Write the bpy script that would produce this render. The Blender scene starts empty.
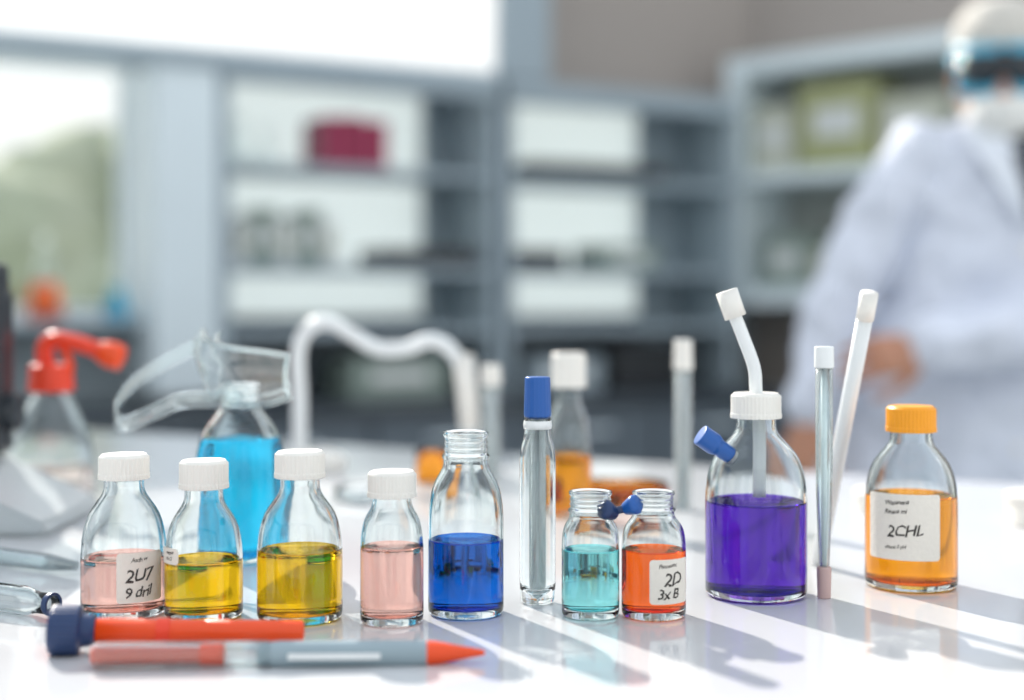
import bpy, bmesh, math, random
from mathutils import Vector, Matrix
random.seed(4)
scene = bpy.context.scene
B = 0.90          # bench top height
CAM_H = 1.08      # camera height
USE_MNEE = True

# ------------------------------------------------------------------ materials
def lin(c):
    if isinstance(c, str):
        c = c.lstrip('#'); c = [int(c[i:i+2], 16)/255 for i in (0, 2, 4)]
    return tuple((x/12.92 if x <= 0.04045 else ((x+0.055)/1.055)**2.4) for x in c) + (1.0,)

def mat_new(name):
    m = bpy.data.materials.new(name); m.use_nodes = True
    nt = m.node_tree; nt.nodes.clear()
    out = nt.nodes.new('ShaderNodeOutputMaterial')
    return m, nt, out

def plain(name, col, rough=0.5, metal=0.0, var=0.06, scale=20, bump=0.0, spec=0.5, sss=0.0, coat=0.0):
    m, nt, out = mat_new(name)
    p = nt.nodes.new('ShaderNodeBsdfPrincipled')
    p.inputs['Roughness'].default_value = rough
    p.inputs['Metallic'].default_value = metal
    p.inputs['Specular IOR Level'].default_value = spec
    p.inputs['Coat Weight'].default_value = coat
    if sss:
        p.inputs['Subsurface Weight'].default_value = sss
        p.inputs['Subsurface Scale'].default_value = 0.01
    tc = nt.nodes.new('ShaderNodeTexCoord')
    nz = nt.nodes.new('ShaderNodeTexNoise'); nz.inputs['Scale'].default_value = scale
    nz.inputs['Detail'].default_value = 4
    nt.links.new(tc.outputs['Object'], nz.inputs['Vector'])
    mix = nt.nodes.new('ShaderNodeMix'); mix.data_type = 'RGBA'
    c = lin(col)
    mix.inputs['A'].default_value = tuple(x*(1-var) for x in c[:3])+(1,)
    mix.inputs['B'].default_value = tuple(min(1, x*(1+var)) for x in c[:3])+(1,)
    nt.links.new(nz.outputs['Fac'], mix.inputs['Factor'])
    nt.links.new(mix.outputs['Result'], p.inputs['Base Color'])
    if bump:
        b = nt.nodes.new('ShaderNodeBump'); b.inputs['Strength'].default_value = bump
        b.inputs['Distance'].default_value = 0.002
        nt.links.new(nz.outputs['Fac'], b.inputs['Height'])
        nt.links.new(b.outputs['Normal'], p.inputs['Normal'])
    nt.links.new(p.outputs[0], out.inputs[0])
    return m

def mixsh(nt, a, b, fac):
    mx = nt.nodes.new('ShaderNodeMixShader')
    if isinstance(fac, (int, float)): mx.inputs[0].default_value = fac
    else: nt.links.new(fac, mx.inputs[0])
    nt.links.new(a, mx.inputs[1]); nt.links.new(b, mx.inputs[2]); return mx.outputs[0]

def refr(name, col, ior, root=False):
    """root: colour is what is seen after crossing two surfaces"""
    m, nt, out = mat_new(name)
    c = lin(col)
    if root: c = tuple(math.sqrt(max(x, 0.0004)) for x in c[:3])+(1,)
    g = nt.nodes.new('ShaderNodeBsdfGlass'); g.inputs['Color'].default_value = c
    g.inputs['IOR'].default_value = ior; g.inputs['Roughness'].default_value = 0
    nt.links.new(g.outputs[0], out.inputs[0]); return m

def thin(name, col='#ffffff', refl=0.08, frost=0.0):
    m, nt, out = mat_new(name)
    t = nt.nodes.new('ShaderNodeBsdfTransparent'); t.inputs['Color'].default_value = lin(col)
    g = nt.nodes.new('ShaderNodeBsdfGlossy'); g.inputs['Roughness'].default_value = 0.05
    lw = nt.nodes.new('ShaderNodeLayerWeight'); lw.inputs['Blend'].default_value = 0.25
    ml = nt.nodes.new('ShaderNodeMath'); ml.operation = 'MULTIPLY_ADD'
    ml.inputs[1].default_value = 0.75; ml.inputs[2].default_value = refl*0.3
    nt.links.new(lw.outputs['Fresnel'], ml.inputs[0])
    s = mixsh(nt, t.outputs[0], g.outputs[0], ml.outputs[0])
    if frost:
        d = nt.nodes.new('ShaderNodeBsdfTranslucent'); d.inputs['Color'].default_value = lin(col)
        s = mixsh(nt, s, d.outputs[0], frost)
    nt.links.new(s, out.inputs[0])
    return m

def sheet(name, col, tr=0.6):
    m, nt, out = mat_new(name)
    a = nt.nodes.new('ShaderNodeBsdfDiffuse'); a.inputs['Color'].default_value = lin(col)
    b = nt.nodes.new('ShaderNodeBsdfTranslucent'); b.inputs['Color'].default_value = lin(col)
    nt.links.new(mixsh(nt, a.outputs[0], b.outputs[0], tr), out.inputs[0])
    return m

M = {}
M['glass'] = refr('bottle_glass', '#fcfefe', 1.47)
M['plastic_clear'] = thin('clear_plastic', '#f4fafb', 0.25, frost=0.08)
M['cap_white'] = plain('white_cap_plastic', '#e9e6df', 0.42)
M['cap_yellow'] = plain('yellow_cap_plastic', '#f5a017', 0.4)
M['blue_plastic'] = plain('blue_plastic', '#1c58a4', 0.35)
M['navy'] = plain('navy_plastic', '#1b3560', 0.4)
M['orange_plastic'] = plain('orange_plastic', '#ef4d14', 0.3)
M['red_plastic'] = plain('red_orange_plastic', '#ec4325', 0.35)
M['tube_white'] = plain('white_tube_plastic', '#e6e9e9', 0.35)
M['pen_grey'] = plain('pen_grey_plastic', '#93a4ac', 0.25)
M['paper'] = plain('label_paper', '#e6e0d6', 0.7, var=0.05, scale=400, bump=0.2)
M['ink'] = plain('label_ink', '#3a3632', 0.7)
M['pink_tip'] = plain('pink_rubber', '#c7a9a4', 0.5)
LC = {'pink': '#eebcb0', 'yellow': '#efbf20', 'blue': '#0a60c4', 'teal': '#8bd9dc', 'orange': '#f4681a',
      'purple': '#5322b0', 'amber': '#f99f1a', 'cyan': '#22bfe9', 'clear': '#f3e4df'}
LIQ = {k: (refr(k+'_liquid_side', v, 1.33/1.47, True), refr(k+'_liquid_surface', v, 1.33, True)) for k, v in LC.items()}

# ------------------------------------------------------------------ mesh helpers
def link(o, parent=None):
    scene.collection.objects.link(o)
    if parent is not None: o.parent = parent
    return o

def empty(name, loc=(0, 0, 0), rz=0.0, parent=None):
    e = bpy.data.objects.new(name, None); e.empty_display_size = 0.05
    e.location = loc; e.rotation_euler = (0, 0, rz)
    return link(e, parent)

def obj_from_bm(name, bm, mat, parent=None, smooth=True, recalc=True):
    if recalc: bmesh.ops.recalc_face_normals(bm, faces=bm.faces)
    me = bpy.data.meshes.new(name); bm.to_mesh(me); bm.free()
    for p in me.polygons: p.use_smooth = smooth
    if isinstance(mat, (list, tuple)):
        for m in mat: me.materials.append(m)
    elif mat: me.materials.append(mat)
    o = bpy.data.objects.new(name, me)
    return link(o, parent)

def box(name, x0, x1, y0, y1, z0, z1, mat, parent=None, bev=0.003, M4=None):
    bm = bmesh.new(); bmesh.ops.create_cube(bm, size=1)
    for v in bm.verts:
        v.co = Vector(((x0+x1)/2+v.co.x*(x1-x0), (y0+y1)/2+v.co.y*(y1-y0), (z0+z1)/2+v.co.z*(z1-z0)))
    if bev:
        bmesh.ops.bevel(bm, geom=list(bm.edges), offset=bev, segments=2, affect='EDGES', profile=0.6)
    if M4 is not None: bm.transform(M4)
    return obj_from_bm(name, bm, mat, parent, smooth=False)

def fillet(pts, n=6):
    out = []
    for i, p in enumerate(pts):
        f = p[2] if len(p) > 2 else 0
        P = Vector((p[0], p[1]))
        if f <= 0 or i == 0 or i == len(pts)-1:
            out.append((P.x, P.y)); continue
        A = Vector(pts[i-1][:2]); C = Vector(pts[i+1][:2])
        fa = min(f, (A-P).length*0.49); fc = min(f, (C-P).length*0.49)
        a = P+(A-P).normalized()*fa; c = P+(C-P).normalized()*fc
        for k in range(n+1):
            t = k/n
            q = a*(1-t)**2+P*2*t*(1-t)+c*t*t
            out.append((q.x, q.y))
    return out

def lathe_bm(prof, seg=64, rib=None, bm=None, M4=None):
    bm = bm or bmesh.new(); rings = []; new = []
    for (r, z) in prof:
        if r < 1e-6:
            v = bm.verts.new((0, 0, z)); rings.append([v]); new.append(v)
        else:
            ring = []
            for k in range(seg):
                a = 2*math.pi*k/seg
                rr = r
                if rib and r > rib[0]:
                    rr = r*(1+rib[2]*(0.5+0.5*math.cos(rib[1]*a)))
                v = bm.verts.new((rr*math.cos(a), rr*math.sin(a), z)); ring.append(v); new.append(v)
            rings.append(ring)
    for A, C in zip(rings[:-1], rings[1:]):
        if len(A) == 1 and len(C) == 1: continue
        for k in range(seg):
            k2 = (k+1) % seg
            if len(A) == 1: bm.faces.new((A[0], C[k2], C[k]))
            elif len(C) == 1: bm.faces.new((A[k], A[k2], C[0]))
            else: bm.faces.new((A[k], A[k2], C[k2], C[k]))
    if M4 is not None:
        for v in new: v.co = M4 @ v.co
    return bm

def caster(o):
    if USE_MNEE: o.cycles.is_caustics_caster = True
    return o

def lathe(name, prof, mat, parent=None, seg=64, rib=None, M4=None):
    return obj_from_bm(name, lathe_bm(fillet(prof), seg, rib, M4=M4), mat, parent)

def vessel(parent, out, inn, liq=None, level=0.0, seg=72, M4=None, name='glass_body', base=0.003):
    """real double-walled glass; with a liquid, the wetted inner wall is the liquid's own surface
    (glass/liquid interface), so every boundary is crossed exactly once."""
    o_ = fillet(out); i_ = fillet([out[-1]]+inn)[1:]
    wet = []
    if liq:
        dry = []
        for k, p in enumerate(i_):
            if p[1] > level: dry.append(p)
            else:
                q = i_[k-1]; t = (q[1]-level)/(q[1]-p[1]); r = q[0]+(p[0]-q[0])*t
                dry.append((r, level)); wet = [(r, level)]+i_[k:]; break
        i_ = dry
    bm = lathe_bm(o_+i_, seg, M4=M4)
    bm.normal_update()
    Mi = M4.inverted() if M4 is not None else Matrix.Identity(4)
    c = None
    for f in bm.faces:
        cc = Mi @ f.calc_center_median(); rr = math.hypot(cc.x, cc.y)
        if c is None or rr > c[0]:
            n = Mi.to_3x3() @ f.normal; c = (rr, n.x*cc.x+n.y*cc.y)
    if c[1] < 0: bmesh.ops.reverse_faces(bm, faces=bm.faces)
    caster(obj_from_bm(name, bm, M['glass'], parent, recalc=False))
    if liq:
        w = wet[::-1]
        bm = lathe_bm(w, seg)
        rr_, L_ = w[-1]
        lathe_bm([(rr_, L_), (rr_-0.0008, L_-0.0005), (rr_-0.0022, L_-0.0007), (0, L_-0.0007)], seg, bm=bm)
        bmesh.ops.remove_doubles(bm, verts=bm.verts, dist=1e-6)
        bmesh.ops.recalc_face_normals(bm, faces=bm.faces)
        for f in bm.faces:
            f.material_index = 1 if f.calc_center_median().z > L_-0.00075 and f.normal.z > 0.3 else 0
        caster(obj_from_bm('liquid', bm, list(LIQ[liq]), parent, recalc=False))

def align(p0, p1):
    d = (Vector(p1)-Vector(p0)).normalized()
    q = Vector((0, 0, 1)).rotation_difference(d)
    return Matrix.Translation(Vector(p0)) @ q.to_matrix().to_4x4()

def catmull(pts, n=8):
    P = [Vector(p) for p in pts]; P = [P[0]*2-P[1]]+P+[P[-1]*2-P[-2]]
    out = []
    for i in range(1, len(P)-2):
        for k in range(n):
            t = k/n
            a, b, c, d = P[i-1], P[i], P[i+1], P[i+2]
            out.append(0.5*((2*b)+(c-a)*t+(2*a-5*b+4*c-d)*t*t+(3*b-a-3*c+d)*t**3))
    out.append(P[-2]); return out

def tube_bm(path, r, seg=16, bm=None, wall=None, cap=True):
    bm = bm or bmesh.new()
    P = [Vector(p) for p in path]; n = len(P)
    rr = r if isinstance(r, (list, tuple)) else [r]*n
    T = [(P[min(i+1, n-1)]-P[max(i-1, 0)]).normalized() for i in range(n)]
    N = Vector((0, 1, 0)) if abs(T[0].y) < 0.9 else Vector((1, 0, 0))
    def rings(k):
        nn = N.copy(); R = []
        for i in range(n):
            nn = (nn-T[i]*nn.dot(T[i])).normalized(); b = T[i].cross(nn)
            rad = rr[i]-k
            R.append([bm.verts.new(P[i]+(nn*math.cos(2*math.pi*j/seg)+b*math.sin(2*math.pi*j/seg))*rad) for j in range(seg)])
        return R
    def skin(R):
        for A, C in zip(R[:-1], R[1:]):
            for j in range(seg):
                bm.faces.new((A[j], A[(j+1) % seg], C[(j+1) % seg], C[j]))
    R = rings(0); skin(R)
    if wall:
        R2 = rings(wall); skin(R2)
        for E in (0, -1):
            for j in range(seg):
                bm.faces.new((R[E][j], R[E][(j+1) % seg], R2[E][(j+1) % seg], R2[E][j]))
    elif cap:
        bm.faces.new(R[0][::-1]); bm.faces.new(R[-1])
    return bm

# ------------------------------------------------------------------ labels
def label(parent, R, a0, a1, z0, z1, lines, corner=0.002, seg=26):
    bm = bmesh.new(); rows = 4; cols = []
    W = (a1-a0)*R
    for i in range(seg+1):
        u = i/seg
        u = 0.5-0.5*math.cos(math.pi*u)
        s = u*W; e = min(s, W-s); ins = 0
        if e < corner: ins = corner-math.sqrt(max(0, corner**2-(corner-e)**2))
        a = a0+(a1-a0)*u
        col = []
        for j in range(rows+1):
            z = (z0+ins)+(z1-z0-2*ins)*j/rows
            col.append(bm.verts.new((R*math.sin(a), -R*math.cos(a), z)))
        cols.append(col)
    for A, C in zip(cols[:-1], cols[1:]):
        for j in range(rows): bm.faces.new((A[j], C[j], C[j+1], A[j+1]))
    obj_from_bm('label', bm, M['paper'], parent, recalc=False)
    for k, (txt, size, ax, z) in enumerate(lines):
        cu = bpy.data.curves.new('t', 'FONT'); cu.body = txt; cu.size = size; cu.resolution_u = 2
        cu.offset = size*0.012; cu.shear = 0.22; cu.space_character = 0.9
        to = bpy.data.objects.new('t', cu); scene.collection.objects.link(to)
        dg = bpy.context.evaluated_depsgraph_get()
        me = bpy.data.meshes.new_from_object(to.evaluated_get(dg))
        bpy.data.objects.remove(to)
        for v in me.vertices:
            a = ax+v.co.x/R; rr = R+0.00012
            zz = z+v.co.y+0.08*v.co.x+0.05*size*math.sin(v.co.x*900)
            v.co = Vector((rr*math.sin(a), -rr*math.cos(a), zz))
        me.materials.clear(); me.materials.append(M['ink'])
        o = bpy.data.objects.new('label_text_%d' % (k+1), me); link(o, parent)

# ------------------------------------------------------------------ bottles
def bottle(name, x, y, r, zs, zn, rn, top, liq=None, level=0.0, cap=None, capz=None, capr=None, wall=0.0016, base=0.0040):
    e = empty(name, (x, y, B))
    gt = top-0.002 if cap else top
    w = wall
    out = [(0, 0.0016), (r*0.62, 0.0012, 0.003), (r*0.80, 0.0002, 0.001), (r, 0.0002, 0.0045), (r, zs, (zn-zs)*1.0+0.004), (rn, zn, 0.004)]
    if cap:
        out += [(rn, gt-0.0005, 0.0006), (rn-w*0.5, gt, 0.0004)]
    else:
        h = gt-zn
        out += [(rn, zn+h*0.18, 0.0006), (rn*1.07, zn+h*0.24, 0.0008), (rn*1.07, zn+h*0.32, 0.0008), (rn*0.95, zn+h*0.38, 0.0006)]
        for q in (0.50, 0.68):
            out += [(rn*0.95, zn+h*(q-0.05), 0.0005), (rn*1.02, zn+h*q, 0.0006), (rn*0.95, zn+h*(q+0.05), 0.0005)]
        out += [(rn*0.95, zn+h*0.82, 0.0005), (rn*1.03, zn+h*0.88, 0.0008), (rn*1.03, gt, 0.0011), (rn*0.97-w*0.5, gt, 0.0005)]
    ri = rn-w if cap else rn*0.95-w
    inn = [(ri, gt-0.001, 0.0005), (ri, zn-w*0.3, 0.004), (r-w, zs-w*0.4, (zn-zs)*1.0+0.003), (r-w, base, 0.006), (0, base+0.0008)]
    vessel(e, out, inn, liq, level)
    if cap:
        cz = capz
        lathe('cap', [(0, top), (capr*0.86, top, 0.0006), (capr*0.9, top+0.0003, 0.0004), (capr, top-0.0012, 0.0012), (capr, cz+0.0032, 0.0002), (capr*1.02, cz+0.0028, 0.0003), (capr*1.02, cz, 0.0004),
               (rn+0.0006, cz, 0.0002), (rn+0.0006, top-0.0018), (0, top-0.0018)], cap, e, 160, rib=(capr*0.985, 40, 0.035))
    return e

W = M['cap_white']
b1 = bottle('reagent_bottle', -0.2229, 0.817, 0.0241, 0.0520, 0.0705, 0.0112, 0.0915, 'pink', 0.0335, W, 0.0775, 0.0138)
label(b1, 0.0244, 0.10, 1.25, 0.0105, 0.0385, [('Asdh w', 0.0034, 0.42, 0.033), ('2U7', 0.0100, 0.28, 0.0218), ('9 dril', 0.0085, 0.26, 0.0128)])
b2 = bottle('reagent_bottle', -0.1754, 0.8097, 0.0220, 0.0490, 0.0660, 0.0108, 0.0889, 'yellow', 0.0331, W, 0.0730, 0.0134)
label(b2, 0.0223, -1.30, -0.46, 0.0325, 0.0415, [('reagent', 0.0026, -0.95, 0.038), ('Na Cl', 0.0026, -0.95, 0.0345)])
b3 = bottle('reagent_bottle', -0.1200, 0.8046, 0.0241, 0.0545, 0.0720, 0.0112, 0.0946, 'yellow', 0.0397, W, 0.0797, 0.0137)
b4 = bottle('reagent_bottle', -0.0672, 0.7958, 0.0177, 0.0540, 0.0655, 0.0108, 0.0843, 'pink', 0.0429, W, 0.0700, 0.0131)
b5 = bottle('reagent_bottle', -0.0265, 0.8171, 0.0218, 0.0690, 0.0850, 0.0128, 0.1047, 'blue', 0.0432)
b6 = bottle('sample_vial', 0.0448, 0.8118, 0.0165, 0.0490, 0.0560, 0.0120, 0.0710, 'teal', 0.0384, wall=0.0014)
b7 = bottle('sample_vial', 0.0808, 0.8114, 0.0184, 0.0490, 0.0570, 0.0118, 0.0710, 'orange', 0.0384, wall=0.0014)
label(b7, 0.0187, -0.22, 1.22, 0.0100, 0.0350, [('Panosonc', 0.0032, 0.05, 0.0300), ('2D', 0.0100, 0.20, 0.0200), ('3x B', 0.0080, 0.0, 0.0125)])
b8 = bottle('reagent_bottle', 0.1489, 0.868, 0.0308, 0.0800, 0.1000, 0.0122, 0.1232, 'purple', 0.0580, W, 0.1080, 0.0147, wall=0.0018)
b9 = bottle('reagent_bottle', 0.2514, 0.896, 0.0284, 0.0720, 0.0910, 0.0128, 0.1132, 'amber', 0.0580, M['cap_yellow'], 0.0972, 0.0149, wall=0.0018)
label(b9, 0.0287, -1.30, 0.36, 0.0205, 0.0610, [('Wasanena', 0.0040, -0.85, 0.0540), ('Rinaus mi', 0.0040, -0.85, 0.0485), ('2CHL', 0.0098, -0.80, 0.0345), ('chloric 5 pH', 0.0030, -0.85, 0.0270)])

sp = catmull([(0.002, 0, 0.060), (0.002, 0, 0.10), (0.0, 0, 0.125), (-0.0012, 0, 0.139), (-0.008, 0, 0.158), (-0.0135, 0, 0.172)], 8)
obj_from_bm('dip_tube', tube_bm(sp, 0.0040, 20), M['tube_white'], b8)
obj_from_bm('dip_tube_tip', tube_bm([(-0.0125, 0, 0.1695), (-0.0180, 0, 0.1855)], 0.0068, 24), M['cap_white'], b8)
A = Vector((-0.0135, -0.012, 0.0835)); Cc = Vector((-0.037, -0.016, 0.100))
dd = (Cc-A).normalized()
obj_from_bm('side_arm', tube_bm([A+dd*0.002, A+dd*0.008], 0.0042, 24), M['tube_white'], b8)
lathe('side_stopper', [(0, 0), (0.0050, 0, 0.001), (0.0052, 0.010, 0.001), (0.0066, 0.013, 0.001), (0.0066, 0.024, 0.001), (0, 0.024)], M['blue_plastic'], b8, 32, M4=align(A+dd*0.004, Cc))

e = empty('rubber_stopper', (0.0628, 0.806, B+0.0595))
for k, (px, pz, dx) in enumerate(((-0.0075, 0.0005, -1), (0.0045, 0.0035, 1))):
    lathe('stopper_%d' % (k+1), [(0, -0.0045), (0.0035, -0.0045, 0.001), (0.0060, 0.004, 0.002), (0.0042, 0.0062, 0.001), (0, 0.0066)], M['navy'] if k == 0 else M['blue_plastic'], e, 32,
          M4=align((px, 0, pz), (px+dx*0.6, -0.5, pz+0.35)))
obj_from_bm('stopper_bridge', tube_bm([(-0.0075, 0.001, 0.0), (0.0045, 0.001, 0.003)], 0.0022, 12), M['navy'], e)

# ------------------------------------------------------------------ capped test tube
e = empty('stoppered_test_tube', (0.0152, 0.845, B))
vessel(e, [(0, 0.0002), (0.0100, 0.0002, 0.003), (0.0108, 0.012, 0.003), (0.0108, 0.090, 0.008), (0.0078, 0.100, 0.004), (0.0078, 0.112, 0.0004)],
      [(0.0068, 0.112, 0.0004), (0.0068, 0.099, 0.004), (0.0098, 0.090, 0.007), (0.0098, 0.010, 0.003), (0, 0.003)], seg=48)
lathe('inner_tube', [(0, 0.006), (0.0050, 0.006, 0.002), (0.0050, 0.108), (0.0042, 0.108), (0.0042, 0.008), (0, 0.008)], M['plastic_clear'], e, 32)
lathe('stopper', [(0, 0.1345), (0.0074, 0.1345, 0.0012), (0.0080, 0.111, 0.001), (0.0064, 0.109, 0.001), (0, 0.109)], M['blue_plastic'], e, 80, rib=(0.0072, 20, 0.02))
lathe('stopper_collar', [(0.0082, 0.1085), (0.0086, 0.1060, 0.0005), (0.0082, 0.1035), (0.0079, 0.1035), (0.0079, 0.1085), (0.0082, 0.1085)], M['tube_white'], e, 48)

# ------------------------------------------------------------------ tubes and rods
def rod(name, x, y, h, r, mat='tube_white'):
    e = empty(name, (x, y, B))
    lathe('tube', [(0, 0.0002), (r*0.9, 0.0002, 0.001), (r*0.9, h*0.86), (r*0.62, h*0.87), (r*0.62, 0.004), (0, 0.004)], M['plastic_clear'], e, 32)
    lathe('core', [(0, 0.005), (r*0.6, 0.005), (r*0.6, h*0.86), (0, h*0.86)], M[mat], e, 24)
    lathe('cap', [(0, h), (r*0.95, h, 0.001), (r*1.05, h*0.83, 0.001), (r*0.65, h*0.82), (0, h*0.82)], M['cap_white'], e, 32)
    return e
rod('capped_sample_tube', 0.1467, 1.22, 0.1457, 0.0080)
rod('capped_sample_tube', -0.0207, 1.40, 0.1160, 0.0098)
e = empty('glass_pipette', (0.1885, 0.859, B))
lathe('tube', [(0.0022, 0.0185), (0.0032, 0.020, 0.001), (0.0048, 0.060, 0.01), (0.0052, 0.085, 0.01), (0.0052, 0.140), (0.0044, 0.140), (0.0044, 0.086, 0.01), (0.0040, 0.060, 0.01), (0.0022, 0.020), (0.0022, 0.0185)], M['plastic_clear'], e, 32)
lathe('inner_stem', [(0, 0.019), (0.0016, 0.019), (0.0020, 0.139), (0, 0.139)], M['tube_white'], e, 20)
lathe('rubber_tip', [(0, 0), (0.0040, 0, 0.001), (0.0044, 0.019, 0.001), (0, 0.0195)], M['pink_tip'], e, 32)
lathe('end_cap', [(0, 0.152), (0.0058, 0.152, 0.001), (0.0060, 0.139, 0.001), (0, 0.139)], M['tube_white'], e, 32)
e = empty('plastic_straw', (0.2075, 0.965, B))
obj_from_bm('tube', tube_bm([(0, 0, 0.001), (0.0155, -0.075, 0.180)], 0.0050, 24, wall=0.0009), M['tube_white'], e)
obj_from_bm('end_collar', tube_bm([(0.0145, -0.0705, 0.168), (0.0158, -0.0770, 0.1845)], 0.0056, 24), M['cap_white'], e)

# curved hose
e = empty('rubber_hose', (0, 1.5, B))
hp = catmull([(-0.224, 0, 0.012), (-0.224, 0, 0.075), (-0.225, 0, 0.127), (-0.212, 0, 0.151), (-0.192, 0, 0.156), (-0.168, 0, 0.143), (-0.142, 0, 0.129), (-0.112, 0, 0.129), (-0.086, 0, 0.137), (-0.065, 0, 0.128), (-0.051, 0, 0.104), (-0.046, 0, 0.075), (-0.045, 0, 0.002)], 8)
obj_from_bm('hose', tube_bm(hp, 0.0078, 24), M['tube_white'], e)
obj_from_bm('hose_ferrule', tube_bm([(-0.051, 0, 0.122), (-0.045, 0, 0.045)], 0.0105, 24), M['cap_white'], e)
lathe('hose_base', [(0, 0.0), (0.030, 0.0, 0.002), (0.030, 0.016, 0.004), (0.014, 0.022, 0.003), (0, 0.022)], M['cap_white'], e, 48, M4=Matrix.Translation((-0.205, 0, 0)))

# ------------------------------------------------------------------ mid-ground vessels
bc = bottle('cyan_solution_bottle', -0.1895, 0.992, 0.0312, 0.0820, 0.1060, 0.0135, 0.1220, 'cyan', 0.0840)
bm_ = bottle('reagent_bottle', 0.0475, 1.19, 0.0190, 0.0720, 0.0960, 0.0100, 0.1356, 'amber', 0.0500, W, 0.107, 0.0140)
bs = bottle('spray_bottle', -0.4150, 1.28, 0.0370, 0.0560, 0.1020, 0.0120, 0.1100, 'clear', 0.030)
lathe('collar', [(0, 0.122), (0.018, 0.122, 0.002), (0.020, 0.098, 0.002), (0.0135, 0.097), (0, 0.11)], M['red_plastic'], bs, 80, rib=(0.0175, 20, 0.03))
bmx = tube_bm(catmull([(-0.004, 0, 0.120), (-0.006, 0, 0.137), (0.004, 0, 0.1445), (0.028, 0, 0.140), (0.046, 0, 0.133)], 6), 0.0075, 20)
obj_from_bm('spray_head', bmx, M['red_plastic'], bs)
lathe('nozzle', [(0, 0), (0.0095, 0, 0.001), (0.0120, 0.008, 0.002), (0.0120, 0.021, 0.003), (0.0040, 0.023), (0, 0.021)], M['orange_plastic'], bs, 32, M4=align((0.044, 0, 0.134), (0.066, 0, 0.127)))
bmx = tube_bm(catmull([(0.010, 0, 0.138), (0.017, 0, 0.124), (0.016, 0, 0.108)], 5), 0.0035, 12)
obj_from_bm('trigger', bmx, M['orange_plastic'], bs)

# safety goggles resting on the cyan bottle
e = empty('safety_goggles', (-0.2045, 0.992, B+0.130))
def lens_bm(W_, H_, D_):
    bm = bmesh.new(); n, m_ = 28, 8; rows = []
    for i in range(n+1):
        u = -1+2*i/n; row = []
        top = H_*(1-0.30*abs(u)**4)
        bot = -H_*(1-0.30*abs(u)**4)*(1-0.45*math.exp(-(u/0.16)**2))
        for j in range(m_+1):
            v = -1+2*j/m_
            row.append(bm.verts.new((W_*u*(1-0.06*v*v), D_*(u*u)+0.006*v*v, bot+(top-bot)*j/m_)))
        rows.append(row)
    for a, c in zip(rows[:-1], rows[1:]):
        for j in range(m_): bm.faces.new((a[j], c[j], c[j+1], a[j+1]))
    return bm, rows
bm, rows = lens_bm(0.044, 0.021, 0.024)
rim = [r[-1].co.copy() for r in rows]+[v.co.copy() for v in rows[-1][::-1][1:]]+[r[0].co.copy() for r in rows[::-1][1:]]+[v.co.copy() for v in rows[0][1:]]
TG = Matrix.Translation((0.002, -0.026, -0.002)) @ Matrix.Rotation(math.radians(14), 4, 'Y') @ Matrix.Rotation(math.radians(-34), 4, 'Z') @ Matrix.Rotation(math.radians(24), 4, 'X')
bm.transform(TG)
obj_from_bm('lens', bm, M['plastic_clear'], e)
obj_from_bm('lens_frame', tube_bm([TG @ p for p in rim], 0.0022, 10), M['plastic_clear'], e)
obj_from_bm('inner_frame', tube_bm([TG @ Vector((p.x*0.82, p.y+0.008, p.z*0.82)) for p in rim], 0.0014, 8), M['plastic_clear'], e)
arm = catmull([TG @ Vector((-0.044, 0.024, 0.004)), (-0.045, 0.02, 0.004), (-0.066, 0.02, -0.010), (-0.078, 0.018, -0.028), (-0.070, 0.008, -0.037), (-0.045, -0.008, -0.028), (-0.018, -0.030, -0.018), TG @ Vector((0.020, 0.006, -0.014))], 8)
bm = bmesh.new(); prev = None
for p in arm:
    a = bm.verts.new(p+Vector((0, 0, 0.0060))); c = bm.verts.new(p-Vector((0, 0, 0.0060)))
    if prev: bm.faces.new((prev[0], a, c, prev[1]))
    prev = (a, c)
o = obj_from_bm('strap', bm, M['plastic_clear'], e)
sm = o.modifiers.new('s', 'SOLIDIFY'); sm.thickness = 0.0022

def dish(name, x, y, r, h, liq=None, mat='glass', frac=0.6):
    e = empty(name, (x, y, B))
    out = [(0, 0.0002), (r, 0.0002, 0.002), (r, h, 0.0008)]; inn = [(r-0.0018, h, 0.0008), (r-0.0018, 0.002, 0.002), (0, 0.002)]
    if mat == 'glass': vessel(e, out, inn, liq, h*frac, 48, name='dish')
    else:
        lathe('dish', out+inn, M[mat], e, 48)
        lathe('lid', [(0, h+0.003), (r+0.001, h+0.003, 0.001), (r+0.001, h-0.005), (r+0.0003, h-0.005), (r+0.0003, h+0.0012), (0, h+0.0012)], M[mat], e, 48)
    return e
dish('petri_dish', 0.098, 1.27, 0.042, 0.017, 'amber', frac=0.8)
dish('sample_cup', -0.079, 1.40, 0.016, 0.033, 'amber', frac=0.85)
dish('petri_dish', 0.432, 1.14, 0.034, 0.022, mat='cap_white')
dish('petri_dish', 0.325, 1.22, 0.030, 0.014, mat='cap_white')
dish('petri_dish', -0.13, 1.28, 0.030, 0.012)
# clear dropper tube lying behind the first bottle
e = empty('plastic_dropper', (0, 0, B))
a = Vector((-0.400, 0.985, 0.0085)); c = Vector((-0.285, 0.930, 0.0062)); L = (c-a).length
lathe('bulb', [(0, 0), (0.0085, 0.001, 0.004), (0.0085, 0.035, 0.006), (0.0058, 0.045, 0.004), (0.0058, L*0.8, 0.002), (0.0030, L), (0.0022, L), (0.0048, L*0.8), (0.0048, 0.046), (0.0075, 0.034, 0.005), (0, 0.004)], M['plastic_clear'], e, 32, M4=align(a, c))

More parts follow.
